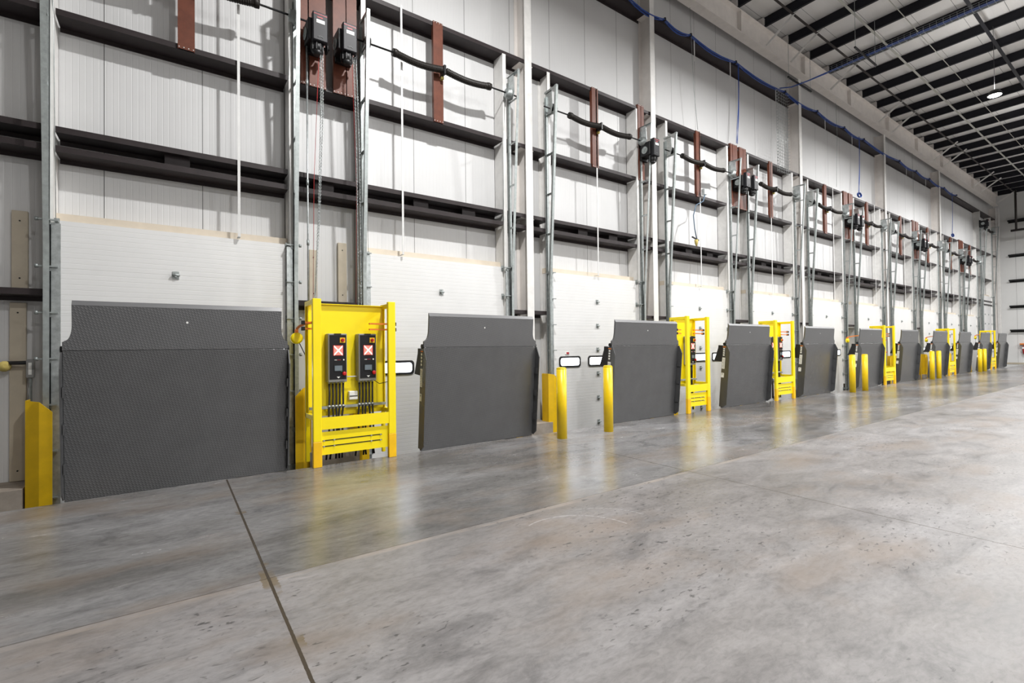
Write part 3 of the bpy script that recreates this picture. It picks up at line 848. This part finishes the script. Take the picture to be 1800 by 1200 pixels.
# ------------------------------------------------------------------ bollards
def bollard(x, w, label, h=1.17, r=.083):
    t = thing('bollard', label, 'bollard', 'yellow bollards', (x, w, 0))
    MB().tube([(0, 0, 0), (0, 0, h-.03)], r, 24).build('sleeve', M['yellow_bollard'], t)
    MB().tube([(0, 0, h-.03), (0, 0, h-.012), (0, 0, h-.003), (0, 0, h)], [r, r*.93, r*.7, r*.2], 24).build('domed_cap', M['yellow_bollard'], t)
for k, (x, w, g, sd) in enumerate(((5.25, 6.05, 1, 'left'), (6.32, 6.03, 1, 'right'), (17.25, 6.17, 4, 'left'), (18.17, 6.15, 4, 'right'),
                                  (25.6, 6.30, 6, 'left'), (26.5, 6.30, 6, 'right'), (33.5, 6.35, 8, 'left'), (34.4, 6.35, 8, 'right'))):
    bollard(x, w, 'yellow bollard on the floor, %s one of the pair between %s' % (sd, gapname(g)))

# ------------------------------------------------------------------ eave beam, braces, purlins, roof lines
ZB0, ZB1 = 10.70, 11.34
for q, (a, b) in enumerate(bays):
    r = thing('eave_beam', 'grey-white eave beam along the wall top ' + ('left of the photo' if q == 0 else 'from the column %s' % COLNAME[q-1]), 'beam', 'grey-white eave beams')
    m = MB(); m.box(a+.002, b-.002, 7.66, 7.675, ZB0, ZB1); m.build('web', M['grey_white_steel'], r)
    m = MB(); m.box(a+.002, b-.002, 7.54, 7.80, ZB0-.018, ZB0); m.build('lower_flange', M['grey_white_steel'], r)
    m = MB(); m.box(a+.002, b-.002, 7.54, 7.80, ZB1, ZB1+.018); m.build('upper_flange', M['grey_white_steel'], r)
    for x in (a+.1, (a+b)/2):
        m = MB(); m.box(x-.008, x+.008, 7.545, 7.66, ZB0, ZB1); m.build('stiffener', M['grey_white_steel'], r)
pur = [15.12 + 1.524*k for k in range(-6, 21)]
NUM = CARD + ['thirteen', 'fourteen', 'fifteen', 'sixteen', 'seventeen', 'eighteen', 'nineteen', 'twenty', 'twenty-one', 'twenty-two', 'twenty-three', 'twenty-four', 'twenty-five', 'twenty-six', 'twenty-seven']
for k, x in enumerate(pur):
    m = MB()
    m.box(x-.006, x+.006, -18, 7.95, 11.38, 11.70); m.box(x-.07, x-.006, -18, 7.95, 11.38, 11.388); m.box(x+.006, x+.07, -18, 7.95, 11.692, 11.70)
    m.box(x-.07, x-.064, -18, 7.95, 11.388, 11.408)
    o = m.build('roof_purlin', M['purlin_steel']); tag(o, 'black roof purlin, number %s counted from the far end wall' % NUM[len(pur)-1-k], 'purlin', 'black roof purlins')
    q = MB(); q.box(x-.10, x-.012, 7.58, 7.76, 11.359, 11.66); q.build('seat_clip', M['grey_white_steel'], o)
bx = [(15.05, 16.5), (16.6, 18.05), (19.6, 21.1), (24.2, 25.6), (25.8, 27.2), (31.6, 33.1), (33.2, 34.7), (39.0, 40.5), (40.8, 42.2), (45.0, 46.2)]
for k, (x0, x1) in enumerate(bx):
    m = MB(); m.bar((x0, 7.52, 10.76), (x0+.1, 6.62, 11.42), .065, .006, (1, 0, .2)); m.bar((x0+.031, 7.52, 10.76), (x0+.124, 6.62, 11.42), .006, .05, (1, 0, .2))
    tag(m.build('flange_brace', M['white_steel']), 'white angle brace from the eave beam up to a purlin, %s from the left' % ORD[k], 'brace', 'white flange braces')
def rod(w, z, r, mat, label, name='bridging_rod'):
    m = MB()
    if r > .03: m.box(4, 46, w-r, w+r, z-.004, z+.004); m.box(4, 46, w+r-.006, w+r, z, z+r*1.2)
    else: m.tube([(4, w, z), (46, w, z)], r, 8)
    tag(m.build(name, mat), label, 'rod' if 'rod' in name else 'pipe')
rod(6.75, 11.33, .034, M['pipe_dark'], 'dark pipe under the purlins nearest the dock wall', 'sprinkler_pipe')
rod(5.74, 11.372, .032, M['bridging'], 'pale flat bridging strip under the purlins, second line from the dock wall', 'bridging_strip')
rod(4.92, 11.36, .012, M['bridging'], 'thin pale bridging rod under the purlins, third line from the dock wall')
rod(3.64, 11.31, .045, M['purlin_steel'], 'heavy dark angle under the purlins, farthest line from the dock wall', 'roof_angle')

# ------------------------------------------------------------------ cable tray, trapeze hangers, blue cables
TX, TZ = 16.95, 10.05
tr = thing('cable_tray', 'long wire basket cable tray carrying blue cables under the roof', 'cable tray')
m = MB()
for dx in (-.12, -.04, .04, .12): m.tube([(TX+dx, 6.55, TZ), (TX+dx, -8, TZ)], .004, 5)
for dz in (.06, .12):
    for dx in (-.12, .12): m.tube([(TX+dx, 6.55, TZ+dz), (TX+dx, -8, TZ+dz)], .004, 5)
w = 6.55
while w > -8:
    m.tube([(TX-.12, w, TZ+.12), (TX-.12, w, TZ), (TX+.12, w, TZ), (TX+.12, w, TZ+.12)], .004, 4); w -= .14
m.build('wire_basket', M['galv'], tr)
for k in range(5):
    dx = -.10+.026*k
    m = MB(); m.tube([(TX+dx, -8, TZ+.022), (TX+dx+.01, 2, TZ+.024), (TX+dx, 5.6, TZ+.022), (TX+dx*.6, 6.6, TZ+.02), (TX-.05+dx*.3, 7.1, TZ+.0), (TX-.35+dx*.2, 7.5, TZ-.12), (TX-.75+dx*.2, 7.68, TZ-.20)], .013, 6); m.build('blue_cable', M['blue_cable'], tr)
for k, (w, lb) in enumerate(((7.33, 'by the column top'), (5.50, 'second from the dock wall'))):
    r = thing('trapeze_hanger', 'dark strut on two thin rods holding the cable tray, ' + lb, 'hanger', 'trapeze hangers')
    zz = TZ-.03 if k else TZ-.03
    m = MB(); m.box(TX-.95, TX+.65, w-.02, w+.02, zz-.04, zz); m.build('strut', M['black_steel'], r)
    for dx in (-.90, .60):
        m = MB(); m.cyl((TX+dx, w, zz-.1), (TX+dx, w, 11.38), .006, 6); m.build('rod', M['galv_dull'], r)
# main blue bundle sagging along the top girt
kn = [3.0, 5.0, 7.0, 8.94, 10.3, 11.4, 13.6, 16.55, 18.9, 21.2, 23.1, 27.2, 29.5, 31.5, 34.0, 36.3]
m = MB(); r = thing('cable_bundle', 'blue data cable bundle sagging along the highest wall girt', 'cable bundle')
for q in range(3):
    pts = []
    for a, b in zip(kn[:-1], kn[1:]):
        for k in range(6):
            t = k/6; pts.append((a+(b-a)*t, 7.675+.02*q, Z4+.005+.02*(q % 2)-.10*math.sin(PI*t)*(1+.2*q)))
    pts.append((kn[-1], 7.68, Z4))
    MB().tube(pts, .014, 6).build('blue_cable', M['blue_cable'], r)
for x in kn[3:]:
    MB().box(x-.025, x+.025, 7.655, 7.738, Z4-.03, Z4+.05, .006).build('cable_tie', M['black_rubber'], r)
def drop(x, z1, lb, coil=False):
    r = thing('cable_drop', lb, 'cable', 'blue cable drops', (x, 7.68, Z4))
    for q, (dx, amp) in enumerate(((-.02, .05), (.02, .03), (.0, -.05))):
        n = 14; pts = []
        for k in range(n+1):
            t = k/n; pts.append((dx + amp*math.sin(t*5+q)*t - .12*t*t, .0, (z1-Z4)*t))
        MB().tube(pts, .007, 5).build('blue_cable', M['blue_cable'], r)
    if coil:
        for q in range(3):
            pts = [(-.15+.17*math.cos(a*.5), -.02*q, z1-Z4-.02+.09*math.sin(a*.5)) for a in range(14)]
            MB().tube(pts, .012, 5).build('coil', M['blue_cable'], r)
drop(13.72, 7.42, 'blue cable drop ending above the fourth pair of motor posts', False)
drop(22.6, 7.46, 'blue cable drop with coil above the motor posts between dock doors six and seven', True)
drop(35.4, 7.45, 'blue cable drop with coil near the far end of the wall', True)
# vertical wire basket at the fourth column
r = thing('wire_basket_riser', 'vertical wire basket tray beside the column between ' + gapname(4), 'cable tray')
m = MB(); bx0, bx1 = 15.95, 16.65
for k in range(7):
    x = bx0+(bx1-bx0)*k/6; m.tube([(x, 7.68, Z4-.1), (x, 7.68, Z3-.25)], .006, 4)
z = Z4-.1
while z > Z3-.25: m.tube([(bx0, 7.60, z), (bx0, 7.68, z), (bx1, 7.68, z), (bx1, 7.60, z)], .006, 4); z -= .10
m.build('wire_mesh', M['galv'], r)
for k, x in enumerate((11.6, 13.35, 16.0, 19.6, 22.0, 28.2, 31.0)):
    m = MB(); m.box(x-.02, x+.02, 7.715, 7.72, Z4-.62, Z4-.02); tag(m.build('hanging_tie', M['strap_white']), 'short white tie hanging from the highest girt, %s from the left' % ORD[k], 'tie', 'white hanging ties')
for k, (x, zt, zb, sw) in enumerate(((11.4, 10.6, 7.35, .25), (20.5, 10.6, 7.4, -.1), (29.0, 10.6, 5.2, .1), (4.9, 7.3, 7.9, 0))):
    if k == 3: continue
    m = MB(); m.tube([(x, 7.70, zt), (x+.05, 7.69, (zt+zb)/2+.4), (x+sw*.4, 7.69, (zt+zb)/2-.5), (x+sw, 7.69, zb)], .006, 5)
    tag(m.build('loose_wire', M['galv_dull']), 'thin grey loose wire hanging down the upper wall, %s from the left' % ORD[k], 'wire', 'loose wires')

# sensor lead dangling over the fourth door
r = thing('sensor_lead', 'dangling blue-grey lead with yellow plug over the fourth dock door', 'sensor lead', None, (11.75, 7.6, 5.62))
m = MB(); m.box(-.06, .05, -.06, .04, -.06, .10, .01); m.build('junction_box', M['galv'], r)
m = MB(); m.tube([(0, -.03, -.05), (-.1, -.04, -.25), (-.42, -.04, -.40), (-.55, -.04, -.7), (-.5, -.04, -1.05), (-.42, -.04, -1.3)], .014, 8); m.build('lead', simple('lead_blue_grey', (.07, .13, .20), .5), r)
m = MB(); m.bar((-.62, -.04, -1.27), (-.34, -.04, -1.33), .03, .03); m.build('black_clip', M['black_rubber'], r)
m = MB(); m.tube([(-.44, -.04, -1.33), (-.44, -.04, -1.42), (-.43, -.04, -1.5)], [.05, .04, .012], 10); m.build('yellow_plug', M['foam'], r)

# switch with hose at far left
sw_ = r = thing('wall_switch', 'grey switch box with black hose and foam-sealed hole at the photo left edge', 'switch', None, (-1.36, 7.88, 1.32))
m = MB(); m.box(-.035, .035, -.03, .03, -.11, .11, .01); m.build('switch_box', M['box_grey'], r)
m = MB(); m.box(-.014, .014, -.034, -.03, -.07, .07); m.build('slot', M['white_paper'], r)
m = MB(); m.tube([(-.22, .12, .07), (-.16, .02, .07), (-.03, .0, .07)], .022, 10); m.build('black_hose', M['black_rubber'], r)
m = MB(); m.tube([(-.24, .10, .02), (-.23, .06, .03), (-.22, .02, .04), (-.21, -.0, .04)], [.03, .062, .055, .02], 12, True, True); m.build('foam_seal', M['foam'], r)
m = MB(); m.tube([(0, 0, -.11), (0, 0, -.9), (.01, .0, -1.0), (.06, .0, -1.15), (.06, -.05, -1.3)], .014, 8); m.build('conduit', M['galv_dull'], r)

# ------------------------------------------------------------------ end wall
for k, z in enumerate((2.36, 3.98, 5.72, 7.42, 9.75)):
    m = MB(); m.box(S1-.30, S1-.002, -18, 7.25, z-.11, z-.10); m.box(S1-.30, S1-.288, -18, 7.25, z-.11, z-.02); m.box(S1-.014, S1-.002, -18, 7.25, z-.2, z-.11)
    tag(m.build('wall_girt', M['black_steel']), '%s black girt up the far end wall' % ORD[k], 'girt', 'end wall girts')
r = thing('corner_post', 'white corner post where the dock wall meets the end wall', 'post')
MB().box(45.9, 46.05, 7.6, 7.75, 0, 10.6, .01).build('shaft', M['white_steel'], r)
r = thing('pipe_hanger', 'dark T-shaped pipe hanging from the roof before the end wall', 'pipe', None, (44.3, 6.55, 8.7))
MB().cyl((0, 0, 0), (0, 0, 2.55), .055, 10).build('drop_pipe', M['pipe_dark'], r)
MB().cyl((0, .25, -.02), (0, -3.0, -.02), .075, 10).build('branch_pipe', M['pipe_dark'], r)
r = thing('fire_extinguisher', 'red fire extinguisher box on the far end wall', 'extinguisher', None, (S1-.02, 6.55, 1.05))
m = MB(); m.tube([(-.12, 0, -.35), (-.12, 0, -.3), (-.12, 0, .12), (-.12, 0, .2), (-.12, 0, .25)], [.10, .15, .15, .10, .04], 16); m.build('cylinder', M['red'], r)
m = MB(); m.box(-.28, -.0, -.26, .26, .27, .36, .01); m.build('hood', M['orange'], r)
m = MB(); m.box(-.275, -.26, -.15, .15, .0, .11); m.build('label', M['white_paper'], r)
# small corbel of steel at mid wall
# ------------------------------------------------------------------ lamps
lamp_src = None
LAMPS = [(x, w) for w in (3.5, -5.0, -13.5) for x in (3.6, 12.3, 21.0, 29.7, 38.4)]
LZ = 9.2
for k, (x, w) in enumerate(LAMPS):
    if lamp_src is None:
        r = empty('high_bay_lamp'); tag(r, 'x', 'lamp', 'high bay lamps')
        m = MB(); m.tube([(0, 0, .16), (0, 0, .14), (0, 0, .05), (0, 0, .0), (0, 0, .0)], [.05, .12, .17, .18, .165], 24); m.build('housing', M['black_steel'], r)
        m = MB(); m.tube([(0, 0, .002), (0, 0, -.012)], [.16, .15], 24); m.build('lens', M['lamp'], r)
        m = MB(); m.tube([(0, 0, .15), (0, 0, 2.17)], .006, 6); m.build('cord', M['conduit_black'], r)
        lamp_src = r
    else: r = copy_tree(lamp_src)
    r.location = (x, w, LZ)
    r['label'] = 'round high bay lamp glaring under the roof at right' if k == 2 else 'round high bay lamp under the roof, outside the photo'
    L = bpy.data.lights.new('high_bay_light', 'AREA'); L.shape = 'DISK'; L.size = .30
    L.energy = 1300 if w > 0 else 1200; L.color = (1.0, .995, .985)
    lo = bpy.data.objects.new('high_bay_light', L); COL.objects.link(lo); lo.location = (x, w, LZ-.03)
    U = bpy.data.lights.new('added_deck_fill', 'AREA'); U.shape = 'DISK'; U.size = .3; U.energy = 42; U.color = (1.0, .99, .97)  # added upward fill to brighten the roof deck, not part of the fixture
    uo = bpy.data.objects.new('added_deck_fill', U); COL.objects.link(uo); uo.location = (x, w, LZ+.2); uo.rotation_euler = (PI, 0, 0)
# ------------------------------------------------------------------ world, camera, colour
wd = bpy.data.worlds.new('world'); sc.world = wd; wd.use_nodes = True
wd.node_tree.nodes['Background'].inputs['Color'].default_value = (.8, .85, .9, 1)
wd.node_tree.nodes['Background'].inputs['Strength'].default_value = .3

cam = bpy.data.cameras.new('camera'); co = bpy.data.objects.new('camera', cam); COL.objects.link(co)
f, yaw, pit, rol = 847.743, .6136, .0130, .0114
cam.sensor_fit = 'HORIZONTAL'; cam.sensor_width = 36; cam.lens = f/1800*36; cam.clip_end = 200
c, s = math.cos(yaw), math.sin(yaw); cp, sp = math.cos(pit), math.sin(pit); cr, sr = math.cos(rol), math.sin(rol)
A = Matrix(((c, -s, 0), (0, 0, 1), (s, c, 0)))
B = Matrix(((1, 0, 0), (0, cp, -sp), (0, sp, cp)))
D = Matrix(((cr, -sr, 0), (sr, cr, 0), (0, 0, 1)))
R = D @ B @ A                                   # rows: right, up, forward
right, up, fwd = R[0], R[1], R[2]
m4 = Matrix(((right[0], up[0], -fwd[0], 0), (right[1], up[1], -fwd[1], 0), (right[2], up[2], -fwd[2], 1.5), (0, 0, 0, 1)))
co.matrix_world = m4
sc.camera = co
sc.view_settings.view_transform = 'Standard'; sc.view_settings.look = 'None'
sc.view_settings.exposure = -.9; sc.view_settings.gamma = 1.0
sc.view_settings.use_curve_mapping = False
sc.cycles.use_denoising = True
sc.cycles.max_bounces = 8
sc.cycles.sample_clamp_indirect = 6
